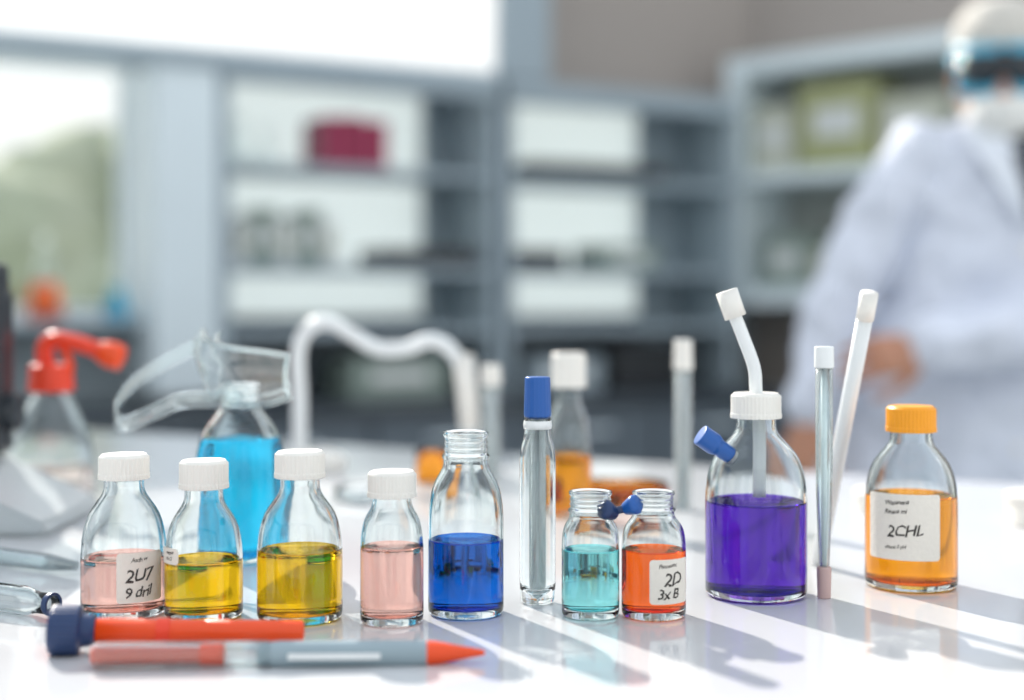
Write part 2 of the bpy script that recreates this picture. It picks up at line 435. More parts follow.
# ------------------------------------------------------------------ pens
e = empty('marker_pen', (0, 0, B))
a = Vector((-0.232, 0.722, 0.0125)); c = Vector((-0.108, 0.742, 0.0064)); L = (c-a).length
lathe('barrel', [(0, 0.014), (0.0062, 0.014), (0.0064, L*0.9, 0.004), (0.0064, L-0.001, 0.0015), (0, L)], M['orange_plastic'], e, 40, M4=align(a, c))
lathe('grip_ring', [(0.0064, 0.05), (0.0068, 0.051, 0.0003), (0.0068, 0.056, 0.0003), (0.0064, 0.057), (0.006, 0.057), (0.006, 0.05), (0.0064, 0.05)], M['red_plastic'], e, 40, M4=align(a, c))
lathe('cap', [(0, -0.003), (0.0112, -0.003, 0.0012), (0.0122, -0.001, 0.001), (0.0122, 0.012, 0.001), (0.0085, 0.0135, 0.001), (0.0080, 0.018, 0.001), (0.0066, 0.020), (0, 0.020)], M['navy'], e, 120, rib=(0.0118, 24, 0.035), M4=align(a, c))
e = empty('pipette_pen', (0, 0, B))
a = Vector((-0.205, 0.694, 0.0066)); c = Vector((-0.0130, 0.706, 0.0050)); L = (c-a).length; T = align(a, c)
lathe('rear_barrel', [(0, 0.0), (0.0045, 0, 0.001), (0.0050, 0.002), (0.0052, 0.060, 0.001), (0.0052, 0.064), (0, 0.064)], M['orange_plastic'], e, 40, M4=T)
lathe('rear_sleeve', [(0.0055, 0.001), (0.0062, 0.003, 0.001), (0.0066, 0.085, 0.002), (0.0050, 0.088), (0.0050, 0.080), (0.0055, 0.001)], M['plastic_clear'], e, 40, M4=T)
lathe('front_barrel', [(0, 0.080), (0.0050, 0.080, 0.001), (0.0064, 0.090, 0.003), (0.0064, L-0.030, 0.002), (0.0058, L-0.029), (0, L-0.029)], M['pen_grey'], e, 40, M4=T)
lathe('tip', [(0, L-0.030), (0.0060, L-0.030, 0.0006), (0.0056, L-0.024, 0.002), (0.0014, L-0.001, 0.0008), (0, L)], M['orange_plastic'], e, 40, M4=T)
bm = bmesh.new(); bmesh.ops.create_cube(bm, size=1)
for v in bm.verts: v.co = Vector((v.co.x*0.0028, v.co.y*0.0016+0.0, v.co.z*0.045))
bm.transform(T @ Matrix.Translation((0, -0.0075, 0.118)))
obj_from_bm('pocket_clip', bm, M['tube_white'], e, smooth=False)

e = empty('glass_vial', (0, 0, B))
a = Vector((-0.345, 0.845, 0.0088)); c = Vector((-0.2585, 0.800, 0.0088)); L = (c-a).length
vessel(e, [(0, 0), (0.0085, 0, 0.006), (0.0085, L-0.02, 0.005), (0.0060, L-0.012, 0.003), (0.0060, L, 0.0005)], [(0.0050, L, 0.0005), (0.0050, L-0.013, 0.003), (0.0073, L-0.02, 0.004), (0.0073, 0.004, 0.004), (0, 0.002)], seg=40, M4=align(a, c))
lathe('ring', [(0.0060, L-0.003), (0.0066, L-0.002, 0.0004), (0.0066, L+0.001, 0.0004), (0.0050, L+0.001), (0.0050, L+0.0003), (0.006, L+0.0003), (0.006, L-0.003)], M['navy'], e, 40, M4=align(a, c))

# ------------------------------------------------------------------ bench
mb, nt, out = mat_new('bench_laminate')
p = nt.nodes.new('ShaderNodeBsdfPrincipled')
p.inputs['Base Color'].default_value = lin('#d0d1d3')
p.inputs['Specular IOR Level'].default_value = 0.8
tc = nt.nodes.new('ShaderNodeTexCoord'); nz = nt.nodes.new('ShaderNodeTexNoise'); nz.inputs['Scale'].default_value = 30
nt.links.new(tc.outputs['Object'], nz.inputs['Vector'])
mr = nt.nodes.new('ShaderNodeMapRange'); mr.inputs['To Min'].default_value = 0.05; mr.inputs['To Max'].default_value = 0.12
nt.links.new(nz.outputs['Fac'], mr.inputs['Value']); nt.links.new(mr.outputs[0], p.inputs['Roughness'])
nt.links.new(p.outputs[0], out.inputs[0])
M['bench'] = mb
M['bench_base'] = plain('bench_cabinet', '#9aa3aa', 0.5)
ab = math.atan2(-0.54, 1.0)
eb = empty('lab_bench', (0, 0, 0), ab)
o = box('top', -2.3, 1.2, 0.10, 1.461, B-0.04, B, M['bench'], eb, 0.004)
if USE_MNEE: o.cycles.is_caustics_receiver = True
box('cabinet', -2.2, 1.1, 0.20, 1.40, 0.10, B-0.04, M['bench_base'], eb)
box('plinth', -2.15, 1.05, 0.26, 1.34, 0.0, 0.10, M['bench_base'], eb, 0)
for i in range(6):
    box('door_panel_%d' % (i+1), -2.17+i*0.55, -1.65+i*0.55, 1.40, 1.418, 0.13, B-0.06, M['bench_base'], eb)

# ------------------------------------------------------------------ room
AB = math.atan2(0.482, 0.876)
P0 = (-0.924, 4.5)
def frame(name): return empty(name, (P0[0], P0[1], 0), AB)
M['wall_warm'] = plain('wall_paint_warm', '#a69e98', 0.8, var=0.04, scale=3)
M['wall_grey'] = plain('wall_paint_grey', '#97a2a8', 0.8, var=0.04, scale=3)
M['unit'] = plain('shelf_metal_grey', '#9baab3', 0.45, var=0.05, scale=4)
M['unit_light'] = plain('pilaster_light_blue', '#dce8ed', 0.5, var=0.08, scale=2)
M['unit_dark'] = plain('cabinet_dark_grey', '#5c6770', 0.5, scale=4)
M['counter'] = plain('counter_top_dark', '#3a434b', 0.3, scale=8)
M['floor'] = plain('floor_vinyl', '#b0b5b7', 0.35, var=0.08, scale=6)
M['frosted'] = sheet('frosted_glass', '#e0e6e8', 0.62)
M['bulkhead_sheet'] = sheet('bulkhead_translucent', '#fafafa', 0.6)
M['pane'] = thin('window_pane', '#fafbfa', 0.1)
C = CAM_H
bw = frame('wall_back')
k0, k1 = 0.35, 0.50
zl, zt = C-0.06, C+0.80
box('wall_below', -2.4, 2.5, k0, k1, 0, zl, M['wall_grey'], bw, 0)
box('wall_pier_left', -2.4, -2.1, k0, k1, zl, 2.9, M['wall_grey'], bw, 0)
box('wall_pier_mid', -0.18, 0.05, k0, k1, zl, zt, M['wall_grey'], bw, 0)
box('wall_pier_mid2', 0.90, 1.19, k0, k1, zl, zt, M['wall_grey'], bw, 0)
box('wall_pier_right', 1.88, 2.5, k0, k1, zl, zt, M['wall_grey'], bw, 0)
box('wall_head_left', -2.1, 1.10, k0, k1, zt, C+0.95, M['wall_grey'], bw, 0)
box('wall_head_right', 1.10, 2.5, k0, k1, zt, 2.9, M['wall_warm'], bw, 0)
box('wall_lintel', -2.1, 1.10, k0, k1, 2.7, 2.9, M['wall_grey'], bw, 0)
w1 = frame('window_1')
box('pane', -2.1, -0.18, 0.42, 0.425, zl, zt, M['pane'], w1, 0)
for i, u in enumerate((-2.1, -1.15, -0.22)):
    box('mullion_%d' % i, u, u+0.045, 0.39, 0.45, zl, zt, M['unit_light'], w1)
box('rail_top', -2.1, -0.18, 0.39, 0.45, zt-0.04, zt, M['unit_light'], w1)
box('rail_bottom', -2.1, -0.18, 0.39, 0.45, zl, zl+0.04, M['unit_light'], w1)
box('sill', -2.1, -0.20, 0.14, 0.36, zl-0.03, zl, M['unit'], w1)
w2 = frame('window_2')
box('frosted_pane', 0.05, 0.90, 0.42, 0.425, zl, zt, M['frosted'], w2, 0)
w3 = frame('window_3')
box('frosted_pane', 1.19, 1.88, 0.42, 0.425, zl, zt, M['frosted'], w3, 0)
rb = frame('backlit_bulkhead')  # bulkhead made translucent, brightened by sun through an added gap behind it
box('translucent_panel', -2.3, 0.985, 0.0, 0.003, C+0.80, 2.88, M['bulkhead_sheet'], rb, 0)
box('bottom_bar', -2.3, 0.985, -0.012, 0.015, C+0.785, C+0.80, M['unit_light'], rb)
hd = frame('trim_1')
box('bulkhead_rail', -2.3, 0.99, -0.02, 0.06, C+0.735, C+0.785, M['unit'], hd)
col = frame('column')
box('shaft', 1.0, 1.20, -0.02, 0.34, C+0.78, 2.9, M['unit'], col)
pil = frame('pilaster')
box('shaft', -0.205, -0.005, 0.0, 0.34, 0.78, C+0.735, M['unit_light'], pil)

def shelving(name, u0, u1, back_u):
    s = frame(name)
    zb, zt_ = 0.752, C+0.77
    box('side_left', u0, u0+0.035, 0.0, 0.33, zb, zt_, M['unit'], s)
    box('side_right', u1-0.035, u1, 0.0, 0.33, zb, zt_, M['unit'], s)
    for i, z in enumerate((C+0.745, C+0.415, C+0.085, C-0.12)):
        box('shelf_%d' % i, u0+0.035, u1-0.035, 0.0, 0.33, z, z+0.028, M['unit'], s)
    box('top_trim', u0, u1, -0.015, 0.0, C+0.70, C+0.775, M['unit'], s)
    box('back_panel', back_u, u1-0.035, 0.315, 0.33, zb, C+0.745, M['unit'], s)
    box('lower_back', u0+0.035, back_u, 0.315, 0.33, zb, C-0.06, M['unit_dark'], s)
    return s
shelving('shelving_unit', 0.0, 1.0, 0.86)
shelving('shelving_unit', 1.03, 2.04, 1.80)

AR = math.atan2(-0.675, 0.738); R0 = (0.839, 5.6)
FB = Matrix.Translation((P0[0], P0[1], 0)) @ Matrix.Rotation(AB, 4, 'Z')
FR = Matrix.Translation((R0[0], R0[1], 0)) @ Matrix.Rotation(AR, 4, 'Z')
REL = FB.inverted() @ FR
ct = frame('lab_counter')
box('top', -2.3, 2.06, -0.28, 0.345, 0.715, 0.75, M['counter'], ct)
box('carcass', -2.3, 2.05, -0.24, 0.34, 0.08, 0.715, M['unit_dark'], ct)
for i in range(8):
    box('door_%d' % i, -2.28+i*0.54, -1.76+i*0.54, -0.26, -0.24, 0.11, 0.70, M['unit_dark'], ct)
    box('handle_%d' % i, -2.10+i*0.54, -1.94+i*0.54, -0.28, -0.27, 0.63, 0.645, M['unit_light'], ct)
box('side_run_top', 0.30, 3.0, -0.25, 0.36, 0.7145, 0.7495, M['counter'], ct, M4=REL)
box('side_run_carcass', 0.30, 3.0, -0.22, 0.36, 0.0, 0.714, M['unit_dark'], ct, M4=REL)

def frame_r(name): return empty(name, (R0[0], R0[1], 0), AR)
wr = frame_r('wall_right')
box('wall_panel', -0.12, 3.6, 0.37, 0.5, 0, 2.9, M['wall_warm'], wr, 0)
M['cab'] = plain('cabinet_white', '#e0ecf0', 0.4)
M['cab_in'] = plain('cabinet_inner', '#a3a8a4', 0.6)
cb = frame_r('open_cupboard')
z0, z1 = C-0.02, C+0.945
box('side_left', 0.0, 0.07, 0, 0.36, z0, z1, M['cab'], cb)
box('side_right', 1.03, 1.09, 0, 0.36, z0, z1, M['cab'], cb)
box('top', 0.07, 1.03, 0, 0.36, z1-0.07, z1, M['cab'], cb)
box('bottom', 0.07, 1.03, 0, 0.36, z0, z0+0.07, M['cab'], cb)
box('shelf', 0.07, 1.03, 0, 0.34, C+0.45, C+0.50, M['cab'], cb)
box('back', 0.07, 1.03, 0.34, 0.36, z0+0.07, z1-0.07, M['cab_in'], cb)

box('floor', -4, 4, -2.0, 7.2, -0.05, 0.0, M['floor'], None, 0)
# unseen walls behind and left of camera, added with window gaps for glassware reflections
wf = empty('wall_front', (0, 0, 0))
xs = [(-4.0, -3.1), (-2.0, -1.3), (-0.2, 0.5), (1.6, 2.3), (3.4, 4.0)]
for i, (a_, b_) in enumerate(xs):
    box('pier_%d' % i, a_, b_, -2.15, -2.0, 0.85, 2.6, M['wall_grey'], wf, 0)
box('below', -4.0, 4.0, -2.15, -2.0, 0.0, 0.85, M['wall_grey'], wf, 0)
box('lintel', -4.0, 4.0, -2.15, -2.0, 2.6, 2.9, M['wall_grey'], wf, 0)
wlft = empty('wall_left', (0, 0, 0))
box('below', -4.15, -4.0, -2.0, 3.4, 0.0, 0.85, M['wall_grey'], wlft, 0)
for i, (a_, b_) in enumerate([(-2.0, -1.4), (0.2, 0.8), (2.6, 3.4)]):
    box('pier_%d' % i, -4.15, -4.0, a_, b_, 0.85, 2.6, M['wall_grey'], wlft, 0)
box('lintel', -4.15, -4.0, -2.0, 3.4, 2.6, 2.9, M['wall_grey'], wlft, 0)

# ------------------------------------------------------------------ shelf contents
M['magenta'] = plain('magenta_card', '#98294f', 0.5)
M['green_card'] = plain('olive_card', '#a4a87a', 0.5)
M['sage'] = plain('sage_card', '#8b9a92', 0.6)
M['black'] = plain('black_plastic', '#24292e', 0.4)
M['white_card'] = plain('white_card', '#d8dcda', 0.6)
M['cream_card'] = plain('cream_card', '#bfc2b2', 0.6)
def boxes(name, fr, items, parent=None):
    g = parent or fr(name)
    for i, (u0, u1, kk, d, z, h, m) in enumerate(items):
        box('%s_item_%d' % (name, i), u0, u1, kk, kk+d, z, z+h, M[m], g)
        if m not in ('magenta', 'black'):
            box('%s_label_%d' % (name, i), u0+(u1-u0)*0.2, u1-(u1-u0)*0.2, kk-0.003, kk, z+h*0.35, z+h*0.7, M['white_card' if m != 'white_card' else 'cream_card'], g, 0)
    return g
s1 = C+0.443; s2 = C+0.113; s3 = C-0.092
boxes('magenta_storage_boxes', frame, [(0.37, 0.435, 0.05, 0.2, s1, 0.17, 'magenta'), (0.445, 0.51, 0.05, 0.2, s1, 0.175, 'magenta'), (0.52, 0.60, 0.05, 0.2, s1, 0.165, 'magenta')])
boxes('book_row', frame, [(0.06+i*0.052, 0.108+i*0.052, 0.06, 0.18, s2, 0.15+0.02*((i*7) % 3), 'sage' if i % 3 else 'white_card') for i in range(7)])
boxes('instrument_case', frame, [(0.58, 0.93, 0.04, 0.22, s2, 0.065, 'black')])
boxes('instrument_case', frame, [(1.16, 1.75, 0.04, 0.22, s1, 0.06, 'black')])
boxes('instrument_case', frame, [(1.08, 1.30, 0.04, 0.2, s2, 0.07, 'black'), (1.45, 1.7, 0.04, 0.2, s2, 0.09, 'sage')])
boxes('centrifuge', frame, [(0.45, 0.80, 0.0, 0.25, 0.753, 0.13, 'sage')])
boxes('storage_boxes', frame, [(1.15, 1.45, 0.03, 0.22, 0.753, 0.12, 'unit'), (1.5, 1.8, 0.03, 0.22, 0.753, 0.16, 'black')])
boxes('binder', frame_r, [(0.10, 0.28, 0.05, 0.22, C+0.501, 0.25, 'cream_card'), (0.30, 0.62, 0.05, 0.22, C+0.501, 0.32, 'green_card'), (0.64, 0.90, 0.05, 0.22, C+0.501, 0.24, 'cream_card')], parent=cb)
boxes('storage_box', frame_r, [(0.14, 0.34, 0.05, 0.2, z0+0.071, 0.20, 'sage'), (0.36, 0.6, 0.05, 0.2, z0+0.071, 0.14, 'cream_card')], parent=cb)
def flask(name, loc, r, h, liq=None, fr=0.4):
    e = empty(name, loc)
    w = 0.003
    vessel(e, [(0, 0.0005), (r, 0.0005, r*0.2), (r*0.28, h*0.68, h*0.08), (r*0.28, h*0.97), (r*0.36, h, 0.002)],
           [(r*0.28-w, h-0.001), (r*0.28-w, h*0.68, h*0.08), (r-w*1.4, 0.006, r*0.2), (0, 0.004)], liq, h*fr, 40)
    return e
def back_pt(u, k, z):
    ca, sa = math.cos(AB), math.sin(AB)
    return (P0[0]+u*ca-k*sa, P0[1]+u*sa+k*ca, z)
flask('erlenmeyer_flask', back_pt(-0.49, 0.24, zl), 0.062, 0.27, 'orange', 0.42)
flask('erlenmeyer_flask', back_pt(-0.27, 0.24, zl), 0.045, 0.16, 'cyan', 0.6)
flask('erlenmeyer_flask', back_pt(0.10, 0.12, s1), 0.045, 0.15)
flask('erlenmeyer_flask', back_pt(0.20, 0.15, s1), 0.045, 0.13)

# microscope at far left
mc = empty('microscope', (-0.465, 1.15, B))
M['scope'] = plain('microscope_dark', '#2b3036', 0.35)
M['scope_l'] = plain('microscope_grey', '#b9bfc1', 0.3)
bm = bmesh.new()
pr = [(-0.12, 0), (0.112, 0), (0.112, 0.010), (0.020, 0.052), (-0.12, 0.052)]
fa = [bm.verts.new((x, -0.075, z)) for x, z in pr]; fb = [bm.verts.new((x, 0.075, z)) for x, z in pr]
bm.faces.new(fa); bm.faces.new(fb[::-1])
for i in range(5): bm.faces.new((fa[i], fb[i], fb[(i+1) % 5], fa[(i+1) % 5]))
bmesh.ops.recalc_face_normals(bm, faces=bm.faces)
bmesh.ops.bevel(bm, geom=list(bm.edges), offset=0.004, segments=2, affect='EDGES')
obj_from_bm('base', bm, M['scope_l'], mc, smooth=False)
box('arm', -0.06, 0.038, 0.035, 0.075, 0.050, 0.19, M['scope'], mc, 0.008)
box('head', -0.055, 0.036, -0.05, 0.07, 0.17, 0.212, M['scope'], mc, 0.008)
box('stage', -0.10, 0.010, -0.06, 0.040, 0.100, 0.112, M['scope_l'], mc, 0.003)
lathe('objective', [(0, 0), (0.006, 0), (0.012, 0.02, 0.002), (0.014, 0.056), (0, 0.056)], M['scope_l'], mc, 32, M4=Matrix.Translation((-0.02, -0.02, 0.116)))
lathe('eyepiece', [(0, 0), (0.014, 0), (0.014, 0.04), (0.018, 0.042), (0.018, 0.055, 0.002), (0, 0.055)], M['scope'], mc, 32, M4=align((-0.035, -0.02, 0.20), (-0.045, -0.05, 0.25)))
lathe('focus_knob', [(0, 0), (0.016, 0, 0.002), (0.016, 0.012, 0.002), (0, 0.012)], M['scope'], mc, 40, M4=align((0.036, 0.055, 0.085), (0.07, 0.055, 0.085)))

# ------------------------------------------------------------------ outdoors
M['leaf'] = plain('foliage', '#9ea68f', 0.9, var=0.3, scale=3)
M['grass'] = plain('grass', '#c3c9b8', 0.9, var=0.15, scale=1)
bm = bmesh.new()
for i in range(40):
    d = random.uniform(12, 18); t = random.uniform(-0.46, -0.20)
    z = random.uniform(0.2, 2.6); r = random.uniform(0.5, 1.0)
    if t < -0.31 and z > 1.6: z -= 1.0
    mtx = Matrix.Translation((t*d, d, z)) @ Matrix.Diagonal((r, r, r*0.85, 1))
    bmesh.ops.create_icosphere(bm, subdivisions=3, radius=1, matrix=mtx)
for v in bm.verts:
    v.co += Vector((random.uniform(-1, 1), random.uniform(-1, 1), random.uniform(-1, 1)))*0.09
obj_from_bm('garden_shrubs', bm, M['leaf'], None)
box('ground_outside', -30, 30, 7.2, 60, -0.1, -0.02, M['grass'], None, 0)

# ------------------------------------------------------------------ technician
def loft(bm, rings, seg=24, side=(1, 0, 0)):
    P = [Vector(r[:3]) for r in rings]; n = len(P); S = Vector(side); R = []
    for i in range(n):
        T = (P[min(i+1, n-1)]-P[max(i-1, 0)]).normalized()
        s = (S-T*S.dot(T)).normalized(); b = T.cross(s)
        R.append([bm.verts.new(P[i]+s*math.cos(2*math.pi*j/seg)*rings[i][3]+b*math.sin(2*math.pi*j/seg)*rings[i][4]) for j in range(seg)])
    for A_, C_ in zip(R[:-1], R[1:]):
        for j in range(seg): bm.faces.new((A_[j], A_[(j+1) % seg], C_[(j+1) % seg], C_[j]))
    bm.faces.new(R[0][::-1]); bm.faces.new(R[-1])
def sphere(bm, c, r, sc=(1, 1, 1)):
    bmesh.ops.create_uvsphere(bm, u_segments=20, v_segments=12, radius=r, matrix=Matrix.Translation(c) @ Matrix.Diagonal((*sc, 1)))
def limb(bm, pts, seg=20, side=(0, 1, 0)):
    loft(bm, [(p[0], p[1], p[2], p[3], p[3] if len(p) < 5 else p[4]) for p in pts], seg, side)
    for p in (pts[0], pts[-1]): sphere(bm, p[:3], p[3]*0.98)
def remesh(o, vox, sm=6, fac=0.5):
    m = o.modifiers.new('remesh', 'REMESH'); m.mode = 'VOXEL'; m.voxel_size = vox; m.use_smooth_shade = True
    s = o.modifiers.new('smooth', 'SMOOTH'); s.iterations = sm; s.factor = fac
def rrm(bm): bmesh.ops.recalc_face_normals(bm, faces=bm.faces)

M['coat'] = plain('lab_coat_cotton', '#d9deea', 0.8, var=0.08, scale=8, bump=0.3)
M['skin'] = plain('skin', '#b98469', 0.5, var=0.08, scale=30, sss=0.1)
M['mask'] = plain('respirator_mask', '#e6e6e2', 0.8)
M['capcloth'] = plain('surgical_cap', '#cbc7bf', 0.8, bump=0.3)
M['shirt'] = plain('dark_shirt', '#3a3d45', 0.8)
M['trouser'] = plain('trousers', '#39424f', 0.8)
M['shoe'] = plain('shoe_leather', '#22242a', 0.4)
M['goggle'] = plain('goggle_frame_blue', '#45aed0', 0.35)
M['goggle_lens'] = thin('goggle_lens', '#6f98a6', 0.2, frost=0.05)
tech = empty('lab_technician', (0.95, 2.74, 0))
bm = bmesh.new()
loft(bm, [(-0.13, 0.0, 0.48, 0.26, 0.18), (-0.115, 0, 0.70, 0.245, 0.17), (-0.09, 0, 0.88, 0.225, 0.15), (-0.045, 0, 1.03, 0.195, 0.13), (-0.01, 0, 1.17, 0.195, 0.135), (0, 0, 1.28, 0.205, 0.13), (0, 0.005, 1.35, 0.195, 0.11), (0, 0.01, 1.395, 0.15, 0.085), (0, 0.015, 1.425, 0.10, 0.07), (0, 0.02, 1.445, 0.072, 0.062)], 40)
limb(bm, [(-0.165, 0, 1.355, 0.072), (-0.245, -0.01, 1.24, 0.070), (-0.315, -0.025, 1.10, 0.064), (-0.355, -0.055, 0.99, 0.060), (-0.395, -0.10, 0.885, 0.052)])
limb(bm, [(0.165, 0, 1.355, 0.072), (0.175, -0.03, 1.22, 0.070), (0.115, -0.12, 1.06, 0.066), (-0.04, -0.19, 1.015, 0.062), (-0.215, -0.235, 0.998, 0.056)])
rrm(bm)
o = obj_from_bm('lab_coat', bm, M['coat'], tech)
remesh(o, 0.009, 5)
tx = bpy.data.textures.new('folds', 'CLOUDS'); tx.noise_scale = 0.08
dm = o.modifiers.new('folds', 'DISPLACE'); dm.texture = tx; dm.strength = 0.05; dm.mid_level = 0.5; dm.texture_coords = 'LOCAL'
def flat(name, pts, mat, th=0.006):
    bm = bmesh.new(); bm.faces.new([bm.verts.new(p) for p in pts])
    o = obj_from_bm(name, bm, mat, tech, smooth=False)
    s = o.modifiers.new('s', 'SOLIDIFY'); s.thickness = th; s.offset = 0
    b = o.modifiers.new('b', 'BEVEL'); b.width = 0.002
    return o
M['coat_lapel'] = plain('lab_coat_lapel', '#e2e7ef', 0.8)
flat('lapel_left', [(-0.072, -0.050, 1.452), (-0.110, -0.090, 1.385), (-0.085, -0.138, 1.33), (-0.01, -0.158, 1.20), (-0.022, -0.128, 1.36)], M['coat_lapel'])
flat('lapel_right', [(0.072, -0.050, 1.452), (0.110, -0.090, 1.385), (0.085, -0.138, 1.33), (-0.002, -0.158, 1.20), (0.022, -0.128, 1.36)], M['coat_lapel'])
flat('shirt_front', [(-0.045, -0.055, 1.445), (-0.03, -0.132, 1.35), (-0.005, -0.154, 1.22), (0.03, -0.132, 1.35), (0.045, -0.055, 1.445)], M['shirt'])
bm = bmesh.new()
loft(bm, [(0, 0.012, 1.40, 0.085, 0.075), (0, 0.01, 1.44, 0.072, 0.066), (0, 0.012, 1.468, 0.066, 0.062)], 32)
o = obj_from_bm('collar', bm, M['shirt'], tech)
for i in range(4):
    zz = 1.17 if i < 1 else 0.90-i*0.09
    lathe('button_%d' % (i+1), [(0, 0), (0.009, 0, 0.002), (0.009, 0.004, 0.001), (0, 0.004)], M['cap_white'], tech, 24, M4=align((-0.012-i*0.018, -0.150-0.004*i, zz), (-0.012-i*0.018, -0.6, zz)))
def hand(name, wrist, d, nrm, thumb_sign):
    d = Vector(d).normalized(); nrm = Vector(nrm); nrm = (nrm-d*nrm.dot(d)).normalized(); s = nrm.cross(d)*thumb_sign
    w = Vector(wrist)
    F = lambda x, y, z: w+d*x+s*y+nrm*z
    bm = bmesh.new()
    ring = [(-0.05, 0.026, 0.021), (0.0, 0.027, 0.018), (0.03, 0.036, 0.017), (0.07, 0.042, 0.015), (0.092, 0.040, 0.012)]
    loft(bm, [(*F(x, 0, 0), a, b) for x, a, b in ring], 24, tuple(s))
    for y, L_, r in ((0.031, 0.070, 0.0088), (0.0105, 0.079, 0.0090), (-0.0105, 0.073, 0.0086), (-0.030, 0.058, 0.0078)):
        x = 0.083; z = 0.0; ang = 0.25; pts = [(*F(x-0.015, y*0.95, z), r)]
        for k, fr in enumerate((0.45, 0.31, 0.24)):
            x += math.cos(ang)*L_*fr; z -= math.sin(ang)*L_*fr; ang += 0.42
            pts.append((*F(x, y*(1+0.05*k), z), r*(1-0.10*(k+1))))
        limb(bm, pts, 12, tuple(nrm))
    limb(bm, [(*F(0.020, 0.028, -0.004), 0.014), (*F(0.052, 0.052, -0.014), 0.0110), (*F(0.080, 0.060, -0.022), 0.0095), (*F(0.102, 0.060, -0.030), 0.0082)], 12, tuple(nrm))
    rrm(bm)
    o = obj_from_bm(name, bm, M['skin'], tech); remesh(o, 0.0028, 4)
hand('hand_right', (-0.408, -0.118, 0.850), (-0.22, -0.25, -0.9), (-0.55, -0.75, 0.2), 1)
hand('hand_left', (-0.230, -0.241, 0.994), (-0.93, -0.22, -0.15), (-0.1, -0.85, 0.45), 1)
# head
HS = 1.08
HM = Matrix.Translation((-0.012, -0.01, 1.516)) @ Matrix.Rotation(math.radians(-16), 4, 'Z') @ Matrix.Rotation(math.radians(10), 4, 'X') @ Matrix.Scale(HS, 4) @ Matrix.Translation((0, 0, -1.525))
bm = bmesh.new()
loft(bm, [(0, -0.055, 1.398, 0.022, 0.025), (0, -0.048, 1.41, 0.040, 0.042), (0, -0.030, 1.435, 0.056, 0.066), (0, -0.012, 1.47, 0.067, 0.086), (0, 0.0, 1.52, 0.074, 0.098), (0, 0.003, 1.57, 0.076, 0.099), (0, 0.003, 1.605, 0.067, 0.088), (0, 0.003, 1.632, 0.045, 0.060), (0, 0.003, 1.642, 0.02, 0.03)], 32)
limb(bm, [(0, 0.03, 1.36, 0.052), (0, 0.025, 1.47, 0.052)])
limb(bm, [(0, -0.096, 1.535, 0.008), (0, -0.110, 1.505, 0.011), (0, -0.113, 1.493, 0.013)], 12)
for sx in (-1, 1):
    sphere(bm, (sx*0.014, -0.100, 1.492), 0.009)
    sphere(bm, (sx*0.077, 0.012, 1.515), 0.024, (0.35, 0.7, 1.25))
    sphere(bm, (sx*0.030, -0.086, 1.548), 0.014, (1.4, 0.7, 0.5))
sphere(bm, (0, -0.094, 1.462), 0.018, (1.3, 0.5, 0.35)); sphere(bm, (0, -0.093, 1.452), 0.018, (1.1, 0.5, 0.4))
rrm(bm); bm.transform(HM)
o = obj_from_bm('head', bm, M['skin'], tech); remesh(o, 0.004, 4)
bm = bmesh.new()
for sx in (-1, 1): sphere(bm, (sx*0.030, -0.087, 1.527), 0.0125)
bm.transform(HM); obj_from_bm('eyes', bm, plain('eye', '#e9e4de', 0.2), tech)
bm = bmesh.new()
for sx in (-1, 1): sphere(bm, (sx*0.030, -0.0955, 1.527), 0.0062)
bm.transform(HM); obj_from_bm('irises', bm, plain('iris', '#3b2a20', 0.2), tech)
bm = bmesh.new()
loft(bm, [(0, 0.006, 1.566, 0.083, 0.106), (0, 0.006, 1.580, 0.086, 0.109), (0, 0.008, 1.61, 0.080, 0.102), (0, 0.010, 1.640, 0.060, 0.078), (0, 0.012, 1.655, 0.035, 0.045), (0, 0.012, 1.660, 0.010, 0.014)], 36)
sphere(bm, (0, 0.06, 1.55), 0.075, (0.95, 0.75, 0.9))
rrm(bm); bm.transform(HM); o = obj_from_bm('surgical_cap', bm, M['capcloth'], tech); remesh(o, 0.005, 4)
bm = bmesh.new()
prof = [(0.060, 0.046), (0.058, 0.050), (0.052, 0.072), (0.038, 0.092), (0.018, 0.104), (0.0, 0.107)]
lathe_bm(fillet([(a_, b_, 0.008) for a_, b_ in prof]), 40, bm=bm)
mm = Matrix.Translation((0, -0.022, 1.458)) @ Matrix.Rotation(math.radians(90), 4, 'X') @ Matrix.Diagonal((1.02, 1.02, 1.02, 1))
bm.transform(HM @ mm)
o = obj_from_bm('respirator_mask', bm, M['mask'], tech); s = o.modifiers.new('s', 'SOLIDIFY'); s.thickness = 0.002
def ring_band(name, z, a_, b_, cy, h, mat, tilt=0.0):
    bm = bmesh.new(); n = 48; R_ = []
    for j in range(n):
        t = 2*math.pi*j/n; y = math.sin(t)*b_; zz = z+tilt*y
        R_.append((bm.verts.new((a_*math.cos(t), cy+y, zz-h/2)), bm.verts.new((a_*math.cos(t), cy+y, zz+h/2))))
    for j in range(n):
        p_, q_ = R_[j], R_[(j+1) % n]; bm.faces.new((p_[0], q_[0], q_[1], p_[1]))
    bm.transform(HM); o = obj_from_bm(name, bm, mat, tech); s = o.modifiers.new('s', 'SOLIDIFY'); s.thickness = 0.003
ring_band('goggle_strap', 1.548, 0.087, 0.111, 0.006, 0.022, M['goggle'], 0.1)
ring_band('mask_strap', 1.475, 0.076, 0.102, 0.006, 0.006, M['mask'], 0.25)
